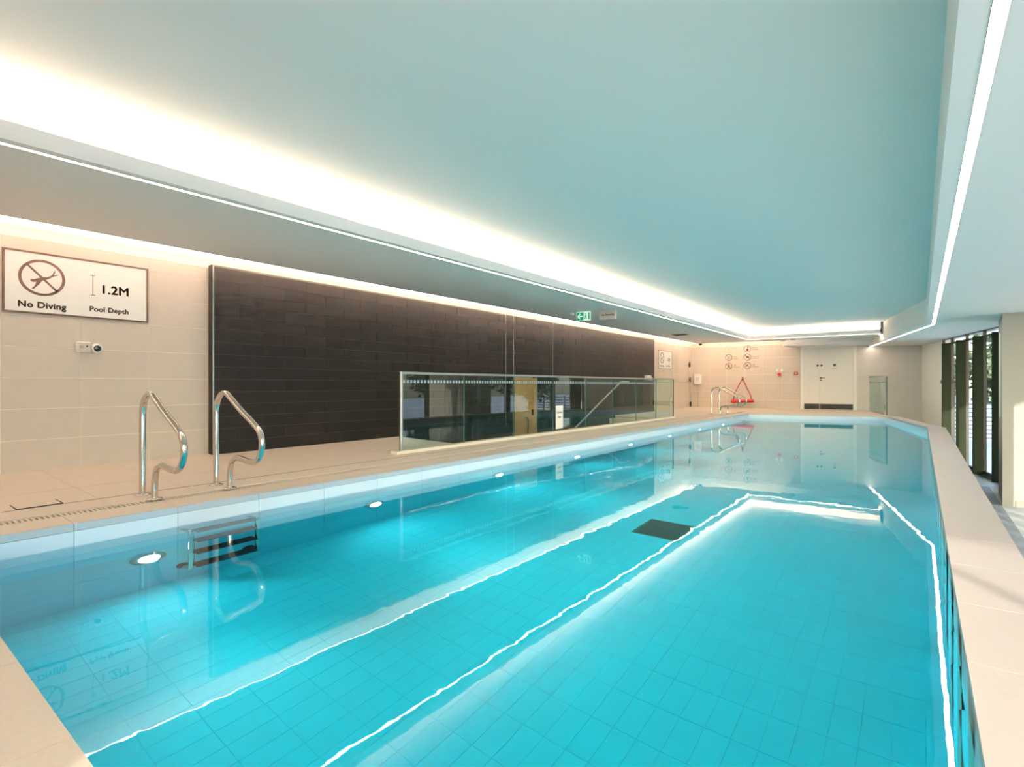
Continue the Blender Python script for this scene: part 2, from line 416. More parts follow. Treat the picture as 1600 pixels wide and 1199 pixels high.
# ---- floors
fl = thing('floor', None, None, (0, 0, 0), 0, kind='structure')
slope = math.atan2(.06, 2.5)
bm = new_bm()
T = .03
def deckprism(x0, x1, y0, y1, zb=-1.3):
    prism(bm, [(x0, y0, dz(x0)-T+.004), (x1, y0, dz(x1)-T+.004), (x1, y1, dz(x1)-T+.004), (x0, y1, dz(x0)-T+.004)], zb, 0)
deckprism(-6.8, -4.7, -3.5, 5.7); deckprism(-5.28, -4.7, 5.7, 13.4); deckprism(-6.8, -4.7, 13.4, 20.0)
deckprism(-4.585, -4.32, .39, 18.0)
prism(bm, [(-4.7, .39), (-4.585, .39), (-4.585, 18.0), (-4.7, 18.0)], -1.3, -.05)
prism(bm, [(-4.7, -3.5, -.02), (.40, -3.5, -.02), (.40, .385, -.02), (-4.7, .385, -.02)], -1.3, -.02)
struct('deck_base', bm, M_deckgrout, fl)
ob('drain_channel', bbox(-4.70, -4.585, .39, 18.0, -.05, -.045), M_slot, fl)
def slab(x, y, a, b, m, tilt=True, name='tile'):
    o = bpy.data.objects.new(name, tile_mesh(a, b, T, m, 'f')); COL.objects.link(o); o.parent = fl
    o.location = (x, y, dz(x) if tilt else 0)
    if tilt: o.rotation_euler = (0, slope, 0)
    return o
G = .003
y = -3.5
while y < 20.0:
    ye = min(y+.6, 20.0)
    if not (y < 13.4-.01 and ye > 5.7+.01):
        for x in (-6.795, -6.2, -5.6): slab(x, y, .595-G, min(ye-y, .6)-G, M_deck)
    else:
        if y < 5.7:
            for x in (-6.795, -6.2, -5.6): slab(x, y, .595-G, 5.7-y-G, M_deck)
        if ye > 13.4:
            for x in (-6.795, -6.2, -5.6): slab(x, 13.4, .595-G, ye-13.4-G, M_deck)
        slab(-5.278, y, .273-G, ye-y-G, M_deck)
    slab(-4.995, y, .290, ye-y-G, M_deck)
    y += .6
y = .39
while y < 17.9:
    ln = min(.6, 17.95-y)
    slab(-4.585, y, .26, ln-G, M_deck)
    o = ob('coping_edge', tile_mesh(.02, ln-G, .045, M_copface, 'f'), None, fl, loc=(-4.322, y, -.001))
    y += .6
# drain grating: sections of beige bars over the channel
gm = new_bm()
for k in range(35): box(gm, -.052, .052, k*.0285, k*.0285+.015, -.012, -.001)
box(gm, -.057, -.052, 0, .99, -.012, -.001); box(gm, .052, .057, 0, .99, -.012, -.001)
gm = mesh_of(gm, 'drain_grate', M_deck)
for k in range(17):
    ob('drain_grate', gm, None, fl, loc=(-4.6425, .42+k*1.0, .006))
# groove and access hatch in the deck
ob('groove', bbox(-5.003, -4.997, -3.5, 18.0, dz(-5)-.02, dz(-5)+.0008), M_slot, fl)
hx = new_bm(); zz = dz(-5.1)+.003
for a in ((-5.23, -5.01, .83, .836), (-5.23, -5.01, 1.084, 1.09), (-5.23, -5.226, .83, 1.09), (-5.014, -5.01, .83, 1.09)): box(hx, a[0], a[1], a[2], a[3], zz-.006, zz)
ob('hatch_frame', hx, M_slot, fl, label='thin dark outline of the deck hatch')
# near deck
for i in range(9):
    for j in range(6):
        x0 = -4.70 + i*.6; y0 = .39 - .6*(j+1)
        a = min(.6, .42-x0)
        if a > .05: slab(x0, y0, a-G, .6-G, M_deck, False)
# end deck (rises slightly towards the end wall)
ed = new_bm()
def P3(x, y, z): return ed.verts.new((x, y, z))
top = [P3(-4.585, 17.9, .004), P3(-4.3, 17.9, 0), P3(-.8, 18.72, 0), P3(-.74, 19.1, .0), P3(-1.3, 20.75, .06), P3(-4.585, 20.35, .06)]
bot = [ed.verts.new((v.co.x, v.co.y, -1.3)) for v in top]
ed.faces.new(top)
for i in range(6): ed.faces.new((top[i], bot[i], bot[(i+1) % 6], top[(i+1) % 6]))
bmesh.ops.recalc_face_normals(ed, faces=ed.faces[:])
struct('end_deck', ed, M_deck, fl)
# raised right coping: 30 cm wide tiles on the pool wall
cb = new_bm()
prism(cb, [(.12, -3.5), (.41, -3.5), (.41, 14.38), (-.50, 18.83), (-.80, 18.72), (.12, 14.2)], -1.3, -T)
struct('coping_base', cb, M_column, fl)
y = 2.25-.6*10
while y < 14.2:
    ln = min(.6, 14.2-y)
    if y+ln > .39: slab(.12, max(y, .39), .30, (ln if y > .39 else y+ln-.39)-G, M_coping, False)
    y += .6
dv = Vector((PB[0]-PC[0], PB[1]-PC[1])); dl = dv.length; du = dv/dl; nrm = Vector((du.y, -du.x))
for k in range(8):
    a0, a1 = dl*k/8, dl*(k+1)/8-G
    p0 = Vector(PC)+du*a0; p1 = Vector(PC)+du*a1
    b = new_bm(); w_ = .30
    q = [p0, p0+nrm*w_, p1+nrm*w_, p1]
    if k == 0: q[1] = Vector((.42, 14.36)); 
    prism(b, [(v.x, v.y) for v in q], -T, 0); ob('tile', b, M_coping, fl)
b = new_bm(); prism(b, [(.12, 14.197), (.42, 14.197), (.42, 14.355)], -T, 0); ob('tile', b, M_coping, fl)
# lower corridor floor with a darker band beside the raised pool
lf = new_bm(); prism(lf, [(.41, -3.5), (winx(-3.5), -3.5), (winx(21.2), 21.2), (-1.3, 20.9), (-.74, 19.1), (.41, 14.38)], ZF-.1, ZF)
struct('floor', lf, M_grayfloor)
struct('trim_5', bbox(.42, 1.12, -3.4, 14.6, ZF, ZF+.006), M_band)

# ---- stair well
sw = thing('stairwell', None, None, (0, 0, 0), 0, kind='structure')
struct('pit_floor', bbox(-6.7, -5.28, 5.7, 13.4, -1.32, -1.2), M_deck, sw)
N = 7
for k in range(N):
    y0 = 11.0 + k*.34
    ob('stair_tread', bbox(-6.69, -5.285, y0, 13.4, -1.2+k*.17, -1.2+(k+1)*.17-.001), M_deck, sw)
# ---- pool basin
pb = thing('pool_basin', None, None, (0, 0, 0), 0, kind='structure')
FZ = -1.35
bm = new_bm()
prism(bm, [(-4.6, .1), (.41, .1), (.41, 14.38), (-.5, 18.9), (-4.6, 18.2)], FZ-.1, FZ-.003)
prism(bm, [(-4.584, .1), (-4.308, .1), (-4.308, 18.2), (-4.584, 18.2)], FZ, -.05)
prism(bm, [(.128, .1), (.41, .1), (.41, 14.38), (-.5, 18.83), (-.792, 18.73), (.128, 14.2)], FZ, -.05)
prism(bm, [(-4.308, 17.906), (-.792, 18.73), (-.6, 19.0), (-4.308, 18.4)], FZ, -.05)
prism(bm, [(-4.308, .1), (.128, .1), (.128, .382), (-4.308, .382)], FZ, -.05)
struct('basin_shell', bm, M_poolgrout, pb)
def pool_wall(p0, p1, name):
    d = Vector((p1[0]-p0[0], p1[1]-p0[1])); a = math.atan2(d.y, d.x); L = d.length
    e = bpy.data.objects.new(name, None); COL.objects.link(e); e.parent = pb
    for r, (z0, z1, m) in enumerate(((-.35, -.045, M_waterline), (-.65, -.35, M_pooltile), (-.95, -.65, M_pooltile), (FZ, -.95, M_pooltile))):
        n = int(math.ceil(L/.6)); 
        for k in range(n):
            x0 = k*.6; x1 = min(L, x0+.6)
            if x1-x0 < .02: continue
            o = bpy.data.objects.new('tile', tile_mesh(x1-x0-.003, z1-z0-.003, .008, m, 'w')); COL.objects.link(o); o.parent = pb
            o.location = (p0[0]+math.cos(a)*x0, p0[1]+math.sin(a)*x0, z0); o.rotation_euler = (0, 0, a)
    bpy.data.objects.remove(e)
pool_wall((-4.308, .39), (-4.308, 17.9), 'left')
pool_wall((-4.3, 17.908), (-.8, 18.728), 'far')
pool_wall((-.792, 18.72), (.128, 14.2), 'diag')
pool_wall((.128, 14.2), (.128, .39), 'right')
pool_wall((.12, .382), (-4.3, .382), 'near')
cand = []
for i in range(37):
    for j in range(76):
        x0 = -4.3+i*.12; y0 = .39+j*.244; x1 = min(x0+.12, .12); y1 = y0+.244
        if -2.14 < x0+.06 < -1.72 and 4.66 < y0+.12 < 5.08: continue
        if y0 > 18.6 or x1-x0 < .03: continue
        if y1 > 14.2 and x1 > .12-(y1-14.2)*.2035+.3: continue
        if y0 > 17.9+(x1+4.3)*.234: continue
        cand.append((x0, y0, x1-x0-.002, .242))
cand.sort(key=lambda q: math.hypot(q[0]+.3, q[1]-1.9))
for q in cand[:300]:
    o = bpy.data.objects.new('tile', tile_mesh(q[2], q[3], .008, M_pooltile, 'f')); COL.objects.link(o); o.parent = pb; o.location = (q[0], q[1], FZ)
bm = new_bm()
for q in cand[300:]: box(bm, q[0], q[0]+q[2], q[1], q[1]+q[3], FZ-.008, FZ)
ob('far_floor_tiles', bm, M_pooltile, pb, kind='stuff')
gr = ob('drain_frame', bbox(-2.15, -1.71, 4.63, 5.10, FZ-.008, FZ+.004), mat('grille_green', (88, 104, 84), .5), pb, label='dark green square floor drain grille')
bm = new_bm()
for k in range(12): box(bm, -2.12, -1.74, 4.655+k*.037, 4.675+k*.037, FZ+.004, FZ+.008)
ob('drain_slats', bm, mat('grille_dark', (26, 36, 30), .6), pb, kind='stuff')
# ---- water
bm = new_bm(); prism(bm, [(-4.32, .37), (.135, .37), (.135, 14.2), (-.785, 18.74), (-4.32, 17.92)], FZ-.05, WZ)
ob('pool_water', bm, M_water, label='still turquoise water filling the long indoor pool', cat='water')

# ---- column in the corridor
cl = thing('wall_column', None, None, (0, 0, 0), 0, kind='structure')
struct('column_shaft', prism(new_bm(), [(1.13, 12.5), (2.75, 12.5), (2.75, 13.9), (1.20, 13.9)], ZF, ZR), M_column, cl)
ob('skirting', bbox(1.30, 2.6, 12.485, 12.5, ZF, ZF+.1), M_skirt, cl)

# ================================================================= LED LINES AND COVES
def strip(bm, p0, p1, wd, z, n, t=.004, up=False):
    p0, p1 = Vector(p0), Vector(p1); d = (p1-p0).normalized(); nn = Vector((-d.y, d.x))*wd/2
    for k in range(n):
        a = p0+(p1-p0)*k/n; b = p0+(p1-p0)*(k+1)/n
        lo = [bm.verts.new((q.x, q.y, z)) for q in (a-nn, b-nn, b+nn, a+nn)]
        bm.faces.new(lo if up else lo[::-1])
def led(name, label, segs, wd, z, m, up=False, group=None):
    t = thing(name, label, 'light', (segs[0][0][0], segs[0][0][1], z), 0, group)
    bm = new_bm(); hs = new_bm(); ox, oy = segs[0][0]
    for a, b in segs:
        n = max(1, int((Vector(b)-Vector(a)).length/.6))
        a2, b2 = (a[0]-ox, a[1]-oy), (b[0]-ox, b[1]-oy)
        strip(bm, a2, b2, wd, (.002 if up else -.004), n, up=up)
        d = (Vector(b2)-Vector(a2)).normalized(); nn = Vector((-d.y, d.x))*(wd/2+.002)
        A, B = Vector(a2), Vector(b2)
        prism(hs, [(A-nn).to_tuple(), (B-nn).to_tuple(), (B+nn).to_tuple(), (A+nn).to_tuple()], (-.001 if up else -.0035), (.001 if up else .002))
    ob('light_diffuser' if not up else 'light_tape', bm, m, t); ob('light_channel', hs, M_steel2, t)
    return t
led('led_line', 'long glowing line light in the left soffit that turns across the far end', [((-4.385, -3.4), (-4.385, 18.2)), ((-4.385, 18.2), (-.915, 18.2)), ((-.925, 18.2), (-.925, 19.4))], .03, ZL, M_led)
led('led_line', 'wide glowing line light in the right-hand soffit that bends diagonally to the far wall', [((.21, -3.4), (.21, 13.89)), ((.21, 13.89), (-1.28, 20.68))], .045, ZR, M_led)
led('led_line', 'thin glowing line light where the left soffit meets the tiled wall', [((-6.262, -3.4), (-6.262, 18.72))], .018, ZL, M_led)
led('cove_light', 'bright warm glow in the recess above the left soffit, lighting the raised ceiling', [((-4.52, -3.4), (-4.52, 18.3)), ((-4.52, 18.34), (-.95, 18.34))], .06, ZL+.085, M_cove, up=True)
led('cove_light', 'warm light washing the top of the left tiled wall from the ceiling gap', [((-6.33, -3.4), (-6.33, 18.7))], .03, ZL+.04, M_wallled, up=True)
led('cove_light', 'warm light washing the top of the far wall above the round pictograms', [((-6.2, 18.90), (-3.85, 19.22))], .05, ZL+.04, M_wallled, up=True)

# ================================================================= OBJECTS
# ---- big sign on the left wall (origin bottom-left; x along wall)
LW = PI/2
s = thing('wall_sign', 'large brown-framed sign reading No Diving and Pool Depth on the near cream wall', 'sign', (-6.808, 1.03, 1.58), LW)
W_, H_ = 1.18, .60
ob('sign_board', bbox(0, W_, -.02, 0, 0, H_), M_signwhite, s)
bm = new_bm()
for a in ((0, W_, 0, .016), (0, W_, H_-.016, H_), (0, .016, .016, H_-.016), (W_-.016, W_, .016, H_-.016)): box(bm, a[0], a[1], -.026, 0, a[2], a[3])
ob('sign_border', bm, M_brown, s)
Y0 = -.0205
bm = ring_bm(.285, .355, .152, .176, Y0)
bar(bm, .17, .475, .40, .235, .018, Y0)
ob('prohibition_ring', bm, M_brown, s)
def diver_bm():
    bm = new_bm()
    for q in ([(.196,.322),(.204,.334),(.222,.334),(.240,.342),(.262,.352),(.300,.366),(.330,.372),(.352,.386),(.362,.400),(.372,.428),(.384,.444),(.380,.420),(.374,.396),(.392,.402),(.412,.404),(.392,.392),(.366,.380),(.340,.356),(.310,.338),(.286,.330),(.276,.312),(.262,.290),(.240,.262),(.222,.240),(.206,.238),(.212,.250),(.226,.268),(.236,.292),(.240,.312),(.222,.306),(.204,.308)],):
        poly_bm(q, Y0, .0009, bm)
    return bm
ob('diver_pictogram', diver_bm(), M_brown, s)
ob('lettering', text_bm('No Diving', .085, .0030, y=Y0, at=(.105, .06)), M_brown, s)
ob('lettering', text_bm('Pool Depth', .072, .0025, y=Y0, at=(.655, .075)), M_brown, s)
ob('lettering', text_bm('1.2M', .125, .0045, y=Y0, at=(.745, .27)), M_brown, s)
bm = new_bm(); bar(bm, .685, .24, .685, .445, .006, Y0); bar(bm, .665, .24, .705, .24, .006, Y0); bar(bm, .665, .445, .705, .445, .006, Y0)
ob('depth_arrow', bm, M_brown, s)

# ---- alarm box and dome sensor under it
s = thing('call_box', 'small square white box with grille and button on the cream wall under the sign', 'box', (-6.808, 1.575, 1.225), LW)
ob('box_body', bbox(0, .115, -.045, 0, 0, .105, .006), M_white, s)
ob('box_face', bbox(.006, .109, -.048, -.045, .006, .099, .001, 1), mat('grey_face', (206, 196, 188), .5), s)
for q in ((.03, .09), (.085, .09), (.03, .014), (.085, .014)):
    bm = new_bm(); cyl(bm, (q[0], -.050, q[1]), .005, .003, 'y', 10); ob('screw', bm, M_steel2, s)
bm = new_bm(); cyl(bm, (.04, -.052, .055), .018, .005, 'y', 20); ob('speaker_grille', bm, mat('grille_grey', (176, 172, 168), .6), s)
bm = new_bm(); cyl(bm, (.085, -.053, .062), .008, .006, 'y', 16); ob('button', bm, M_black, s, label='black button')
s = thing('wall_camera', 'small white round camera with dark lens beside the square box on the cream wall', 'camera', (-6.808, 1.745, 1.27), LW)
bm = new_bm(); cyl(bm, (0, -.03, 0), .052, .03, 'y', 32); ob('camera_base', bm, M_white, s)
bm = new_bm(); tube(bm, [(0, -.055, 0), (0, -.045, 0), (0, -.03, 0)], [.036, .047, .050], 32); ob('camera_ring', bm, M_white, s)
bm = new_bm(); tube(bm, [(0, -.066, 0), (0, -.063, 0), (0, -.054, 0)], [.008, .022, .034], 28); ob('camera_lens', bm, mat('dark_lens', (20, 22, 48), .08, spec=.8), s)

# ---- handrails
def make_rail(label, loc, rotz=0):
    t = thing('pool_handrail', label, 'handrail', loc, rotz, 'polished steel pool handrails')
    # x = 0 at the deck-side foot, +x towards the pool
    P = [(0, 0, 0), (0, 0, .35), (0, 0, .60), (.005, 0, .70), (.07, 0, .79), (.18, 0, .815), (.27, 0, .765), (.45, 0, .665), (.66, 0, .57), (.77, 0, .505), (.80, 0, .42), (.775, 0, .325),
         (.70, 0, .262), (.60, 0, .252), (.50, 0, .262), (.38, 0, .275), (.285, 0, .235), (.255, 0, .14), (.25, 0, 0)]
    bm = new_bm(); tube(bm, smooth_path(P, 3), .0235, 16); ob('rail_tube', bm, M_steel, t)
    for x in (0, .25):
        bm = new_bm(); tube(bm, [(x, 0, 0), (x, 0, .006), (x, 0, .012)], [.056, .054, .03], 24); ob('floor_flange', bm, M_steel, t)
    return t
zr = dz(-4.9)+.001
rail = make_rail('looped steel pool handrail nearest the camera, in front of cream tiles', (-4.91, 1.56, zr))
for (x, y, lab) in ((-4.89, 2.11, 'looped steel pool handrail standing in front of the dark wall edge'),
                 (-4.94, 16.2, 'looped steel handrail by the far pool corner, left one of that pair'),
                 (-4.94, 16.95, 'looped steel handrail by the far pool corner, right one of that pair')):
    dup(rail, (x, y, zr), label=lab)

# ---- submerged ladders
def make_ladder(label, y0):
    t = thing('pool_ladder', label, 'ladder', (-4.298, y0, WZ), 0, 'ladders under the water')
    for yy in (.02, .50):
        P = [(.004, yy, -.10), (.08, yy, -.08), (.13, yy, -.06), (.15, yy, -.14), (.15, yy, -.90), (.12, yy, -.95), (.004, yy, -.96)]
        bm = new_bm(); tube(bm, smooth_path(P, 2), .021, 12); ob('side_rail', bm, M_steel, t)
        bm = new_bm(); cyl(bm, (.0, yy, -.96), .045, .012, 'x', 20); ob('wall_bumper', bm, M_black, t)
    for k, z in enumerate((-.07, -.33, -.60, -.87)):
        tr = ob('tread', bbox(.10, .20, .04, .48, z-.014, z+.014, .006, 2), mat('tread_dark', (44, 52, 62), .5), t)
        bm = new_bm()
        for q in (.06, .29): box(bm, .108, .192, q, q+.17, z+.0145, z+.018)
        ob('grip_pad', bm, M_black, tr)
    return t
lad = make_ladder('steel step ladder with dark treads under the water below the two near handrails', 1.60)
l2 = dup(lad, (-4.298, 16.3, WZ), label='steel step ladder under the water below the far pair of handrails')

# ---- underwater lamps
def make_lamp(y, label):
    t = thing('pool_lamp', label, 'lamp', (-4.300, y, -.78), 0, 'round underwater lamps along the left pool wall')
    bm = new_bm(); tube(bm, [(0, 0, 0), (.012, 0, 0), (.022, 0, 0)], [.11, .11, .07], 32); ob('lamp_rim', bm, M_steel2, t)
    bm = new_bm(); n = 28
    c = bm.verts.new((.030, 0, 0)); rg = [bm.verts.new((.024, math.cos(2*PI*k/n)*.066, math.sin(2*PI*k/n)*.066)) for k in range(n)]
    for k in range(n): bm.faces.new((c, rg[k], rg[(k+1) % n]))
    ob('lamp_lens', bm, M_lamp, t)
    sd_ = bpy.data.lights.new('lamp_beam', 'SPOT'); sd_.energy = LAMP_W; sd_.color = (.86, 1.0, .95); sd_.spot_size = math.radians(84); sd_.spot_blend = 1.0; sd_.shadow_soft_size = .05
    so = bpy.data.objects.new('lamp_beam', sd_); COL.objects.link(so); so.parent = t; so.location = (.045, 0, 0)
    so.rotation_euler = Vector((1, 0, .10)).to_track_quat('-Z', 'Y').to_euler(); return t
M_lamp = emis('lamp_lens', (.86, .97, 1.0), LAMP_E)
ordn = ['nearest', 'second', 'third', 'fourth', 'fifth', 'sixth', 'seventh', 'eighth', 'farthest']
lp = make_lamp(1.4, 'round underwater lamp on the left pool wall, nearest the camera, left of the ladder')
for k in range(1, 9):
    dup(lp, (-4.300, 1.4+k*1.95, -.78), label=('%s round underwater lamp counted along the left pool wall from the camera' % ordn[k]))

# ---- glass balustrade on a kerb
fz = .03
FY = [4.47+1.165*k for k in range(9)]
t = thing('glass_balustrade', 'long clear glass balustrade with steel top rail on the left deck before the dark wall', 'balustrade', (-5.2, FY[0], fz))
ob('kerb', bbox(-.09, .035, -.10, FY[8]-FY[0]+.06, -.02, .03, .004, 1), mat('kerb_white', (226, 214, 198), .5), t)
for k in range(8):
    a = k*1.165
    ob('glass_panel', bbox(-.008, .008, a+.008, a+1.157, .03, 1.0), M_glassF, t)
    bm = new_bm()
    box(bm, -.009, .009, a+1.157, a+1.163, .03, 1.0)
    ob('panel_edge', bm, M_glassEdge, t)
    if k < 7:
        bm = new_bm()
        for q in range(19): box(bm, .0085, .0095, a+.02+q*.06, a+.055+q*.06, .885, .925)
        ob('frosted_dashes', bm, M_frost, t, kind='stuff')
ob('top_rail', bbox(-.018, .018, -.02, FY[8]-FY[0]+.01, .998, 1.03, .004, 1), M_steel2, t)
ob('end_post', bbox(-.018, .018, -.022, .012, .0, 1.0, .003, 1), M_steel2, t)
ob('far_post', bbox(-.012, .012, FY[8]-FY[0]-.015, FY[8]-FY[0]+.01, .0, 1.0, .003, 1), M_frame, t)
# notice on the glass
s = thing('notice', 'narrow white notice on the balustrade glass near the stair handrail', 'notice', (-5.19, 8.04, .10), LW)
ob('notice_sheet', bbox(0, .24, -.003, 0, 0, .42), M_signwhite, s)
ob('lettering', text_bm('Caution', .05, .001, 'CENTER', y=-.0032, at=(.12, .28)), M_black, s)
ob('lettering', text_bm('Steps', .05, .001, 'CENTER', y=-.0032, at=(.12, .20)), M_black, s)
# stair handrail on the dark wall
t = thing('stair_handrail', 'sloping pale steel handrail behind the balustrade, climbing the stairs on the dark wall', 'handrail', (-6.6, 11.1, -.16))
bm = new_bm(); tube(bm, smooth_path([(0, -.3, 0), (0, -.05, 0), (0, .06, .05), (0, 2.36, 1.10), (0, 2.46, 1.14), (0, 2.95, 1.14)], 2), .021, 12); ob('rail_tube', bm, M_steel2, t)
for (yy, zz) in ((.3, .14), (1.3, .60), (2.3, 1.05)):
    bm = new_bm(); tube(bm, [(0, yy, zz), (-.05, yy, zz-.04), (-.10, yy, zz-.04)], .009, 8); ob('wall_bracket', bm, M_steel2, t)

# ---- timber glazed door at the foot of the stairs
dr = thing('door_1', None, None, (-6.69, 8.78, ZF), LW, kind='structure')
ob('door_leaf', bbox(.01, .81, .0, .05, .0, 2.24), M_timber, dr)
ob('pull_handle', tube(new_bm(), smooth_path([(.40, 0, 1.02), (.40, -.06, 1.03), (.40, -.07, 1.10), (.40, -.07, 1.32), (.40, -.06, 1.39), (.40, 0, 1.40)], 2), .013, 10), M_black, dr)
ob('lock', bbox(.62, .68, -.02, 0, 1.44, 1.56, .008), M_black, dr)
ob('door_frame', bbox(.81, .83, -.01, .06, 0, 2.26), M_steel2, dr)

# ---- white double door in the end wall
def ew_thing(name, label, cat, s_, z, kind=None, off=.008):
    # position on end wall face
    x = EW_O[0]+math.cos(EW_A)*s_ + math.sin(EW_A)*off; y = EW_O[1]+math.sin(EW_A)*s_ - math.cos(EW_A)*off
    return thing(name, label, cat, (x, y, z), EW_A, kind=kind)
d = ew_thing('door_2', None, None, DX0, .06, kind='structure', off=.0)
DW, DH = DX1-DX0, DZ-.06
bm = new_bm(); box(bm, 0, .09, -.03, .0, 0, DH); box(bm, DW-.09, DW, -.03, .0, 0, DH); box(bm, .09, DW-.09, -.03, .0, DH-.06, DH)
ob('door_frame', bm, M_white, d)
for (a, b_) in ((.095, .555), (.565, DW-.095)):
    lf_ = ob('door_leaf', bbox(a, b_, -.018, .0, .005, DH-.065, .002, 1), M_door, d)
    ob('kick_plate', bbox(a+.01, b_-.005, -.0205, -.018, .02, .20), M_black, lf_)
bm = new_bm(); cyl(bm, (.60, -.035, 1.07), .026, .02, 'y', 20); box(bm, .60, .72, -.06, -.045, 1.06, 1.08); box(bm, .592, .608, -.06, -.02, 1.062, 1.078); ob('door_handle', bm, M_black, d)
bm = new_bm(); cyl(bm, (.60, -.028, .99), .024, .012, 'y', 20); ob('keyhole_plate', bm, M_black, d)
for x in (.50, .615):
    bm = new_bm(); cyl(bm, (x, -.024, 1.49), .032, .006, 'y', 24); ob('door_disc', bm, M_black, d)
ob('door_plaque', bbox(.95, 1.03, -.022, -.018, 1.46, 1.54), mat('plaque_brown', (90, 84, 74), .4), d)
ob('door_lettering', text_bm('Store', .05, .0, y=-.019, at=(.93, 1.37)), M_brown, d)

# ---- pictograms on the end wall
def pict(s_, z, label, kind, lines, pale=False):
    m = mat('pale_print', (176, 168, 140), .6) if pale else M_brown  # paler print colour for the top left pictogram
    t = ew_thing('wall_pictogram', label, 'sign', s_, z); tag(t, group='round brown pictograms on the far wall')
    bm = ring_bm(0, 0, .104, .122, 0, .002)
    if kind != 'shower': bar(bm, -.078, .078, .078, -.078, .012, 0, .002)
    ob('pictogram_ring', bm, m, t)
    bm = new_bm()
    if kind == 'food':
        bar(bm, -.05, -.02, .05, -.02, .02, 0, .002); bar(bm, -.03, .01, .04, .03, .018, 0, .002)
    elif kind == 'cross':
        bar(bm, -.06, -.06, .06, .06, .014, 0, .002); bar(bm, -.055, -.045, -.03, -.06, .02, 0, .002)
    elif kind == 'runner':
        ring_bm(.0, .058, .0005, .018, 0, .002, 14, bm); poly_bm([(-.02, .035), (.03, .03), (.02, -.01), (.05, -.07), (.03, -.075), (-.002, -.02), (-.04, -.07), (-.06, -.06), (-.018, -.005)], 0, .002, bm); bar(bm, -.05, .0, .05, .03, .012, 0, .002)
    elif kind == 'shower':
        ring_bm(.01, .05, .0005, .022, 0, .002, 14, bm); poly_bm([(-.03, .0), (.03, .005), (.04, -.05), (.0, -.075), (-.04, -.05)], 0, .002, bm)
    elif kind == 'dog':
        poly_bm([(-.07, .06), (-.045, .07), (-.02, .035), (.05, .03), (.06, .0), (.05, -.05), (.035, -.05), (.03, -.01), (-.01, -.015), (-.015, -.05), (-.03, -.05), (-.035, .01), (-.055, .035)], 0, .002, bm)
    else:
        ring_bm(-.055, -.005, .0005, .018, 0, .002, 14, bm); poly_bm([(-.07, -.03), (-.03, .0), (.01, .045), (.03, .035), (.005, .005), (.06, -.02), (.055, -.032), (-.005, -.018), (-.055, -.045)], 0, .002, bm)
    ob('pictogram_figure', bm, m, t)
    for i, l in enumerate(lines):
        ob('lettering', text_bm(l, .062, .0, y=0, depth=.003, at=(.17, .012-i*.066)), m, t)
pict(1.28, 2.19, 'round pictogram on the far wall, top of the left column, in paler print', 'food', ['No', 'Food'], True)
pict(1.28, 1.89, 'round crossed-out pictogram on the far wall, middle of the left column', 'cross', ['No', 'Glass'])
pict(1.28, 1.58, 'round crossed-out running figure pictogram, bottom of the left column', 'runner', ['No', 'Running'])
pict(1.90, 2.19, 'round pictogram of a showering figure on the far wall, top of the right column', 'shower', ['Please', 'Shower'])
pict(1.90, 1.89, 'round crossed-out dog pictogram on the far wall, middle of the right column', 'dog', ['No pets', 'allowed'])
pict(1.90, 1.59, 'round crossed-out swimmer pictogram on the far wall, bottom of right column', 'swim', ['No', 'Jumping'])

# ---- alarm, call point
t = ew_thing('fire_alarm', 'red round alarm sounder under white lamp on the far wall, left of the door', 'alarm', 2.93, 1.26)
bm = new_bm(); cyl(bm, (0, -.06, 0), .055, .06, 'y', 24); ob('alarm_body', bm, M_red, t)
for x in (-.075, .075):
    bm = new_bm(); cyl(bm, (x, -.03, .15), .04, .03, 'y', 20); ob('alarm_beacon', bm, M_white, t)
t = ew_thing('call_point', 'square red fire call point with white centre beside the door frame', 'alarm', 3.38, 1.24)
ob('call_body', bbox(0, .115, -.05, 0, 0, .105, .006), M_red, t)
ob('call_window', bbox(.03, .085, -.053, -.05, .03, .075), M_white, t)

# ---- red rescue tube on its hook
t = ew_thing('rescue_tube', 'red rescue tube hanging from red straps on the far wall behind the far handrails', 'rescue tube', 1.745, 1.10)
bm = new_bm(); tube(bm, smooth_path([(-.37, -.07, -.79), (-.30, -.07, -.80), (.28, -.07, -.775), (.37, -.07, -.765)], 2), .052, 16); ob('foam_tube', bm, M_red, t)
bm = new_bm(); tube(bm, [(-.02, -.03, .0), (-.16, -.05, -.3), (-.27, -.06, -.52), (-.30, -.07, -.76)], .013, 8); ob('strap', bm, M_redstrap, t)
bm = new_bm(); tube(bm, [(.02, -.03, .0), (.14, -.05, -.3), (.25, -.06, -.52), (.31, -.07, -.74)], .013, 8); ob('strap', bm, M_redstrap, t)
bm = new_bm(); tube(bm, [(0, 0, .04), (0, -.04, .04), (0, -.04, -.04)], .014, 10); box(bm, -.02, .02, -.02, 0, .0, .08); ob('wall_hook', bm, M_black, t)
bm = new_bm(); tube(bm, smooth_path([(-.30, -.07, -.80), (-.22, -.06, -1.0), (-.05, -.05, -.96), (-.12, -.05, -1.03), (.05, -.05, -.88)], 3), .007, 8); ob('tow_line', bm, M_redstrap, t)

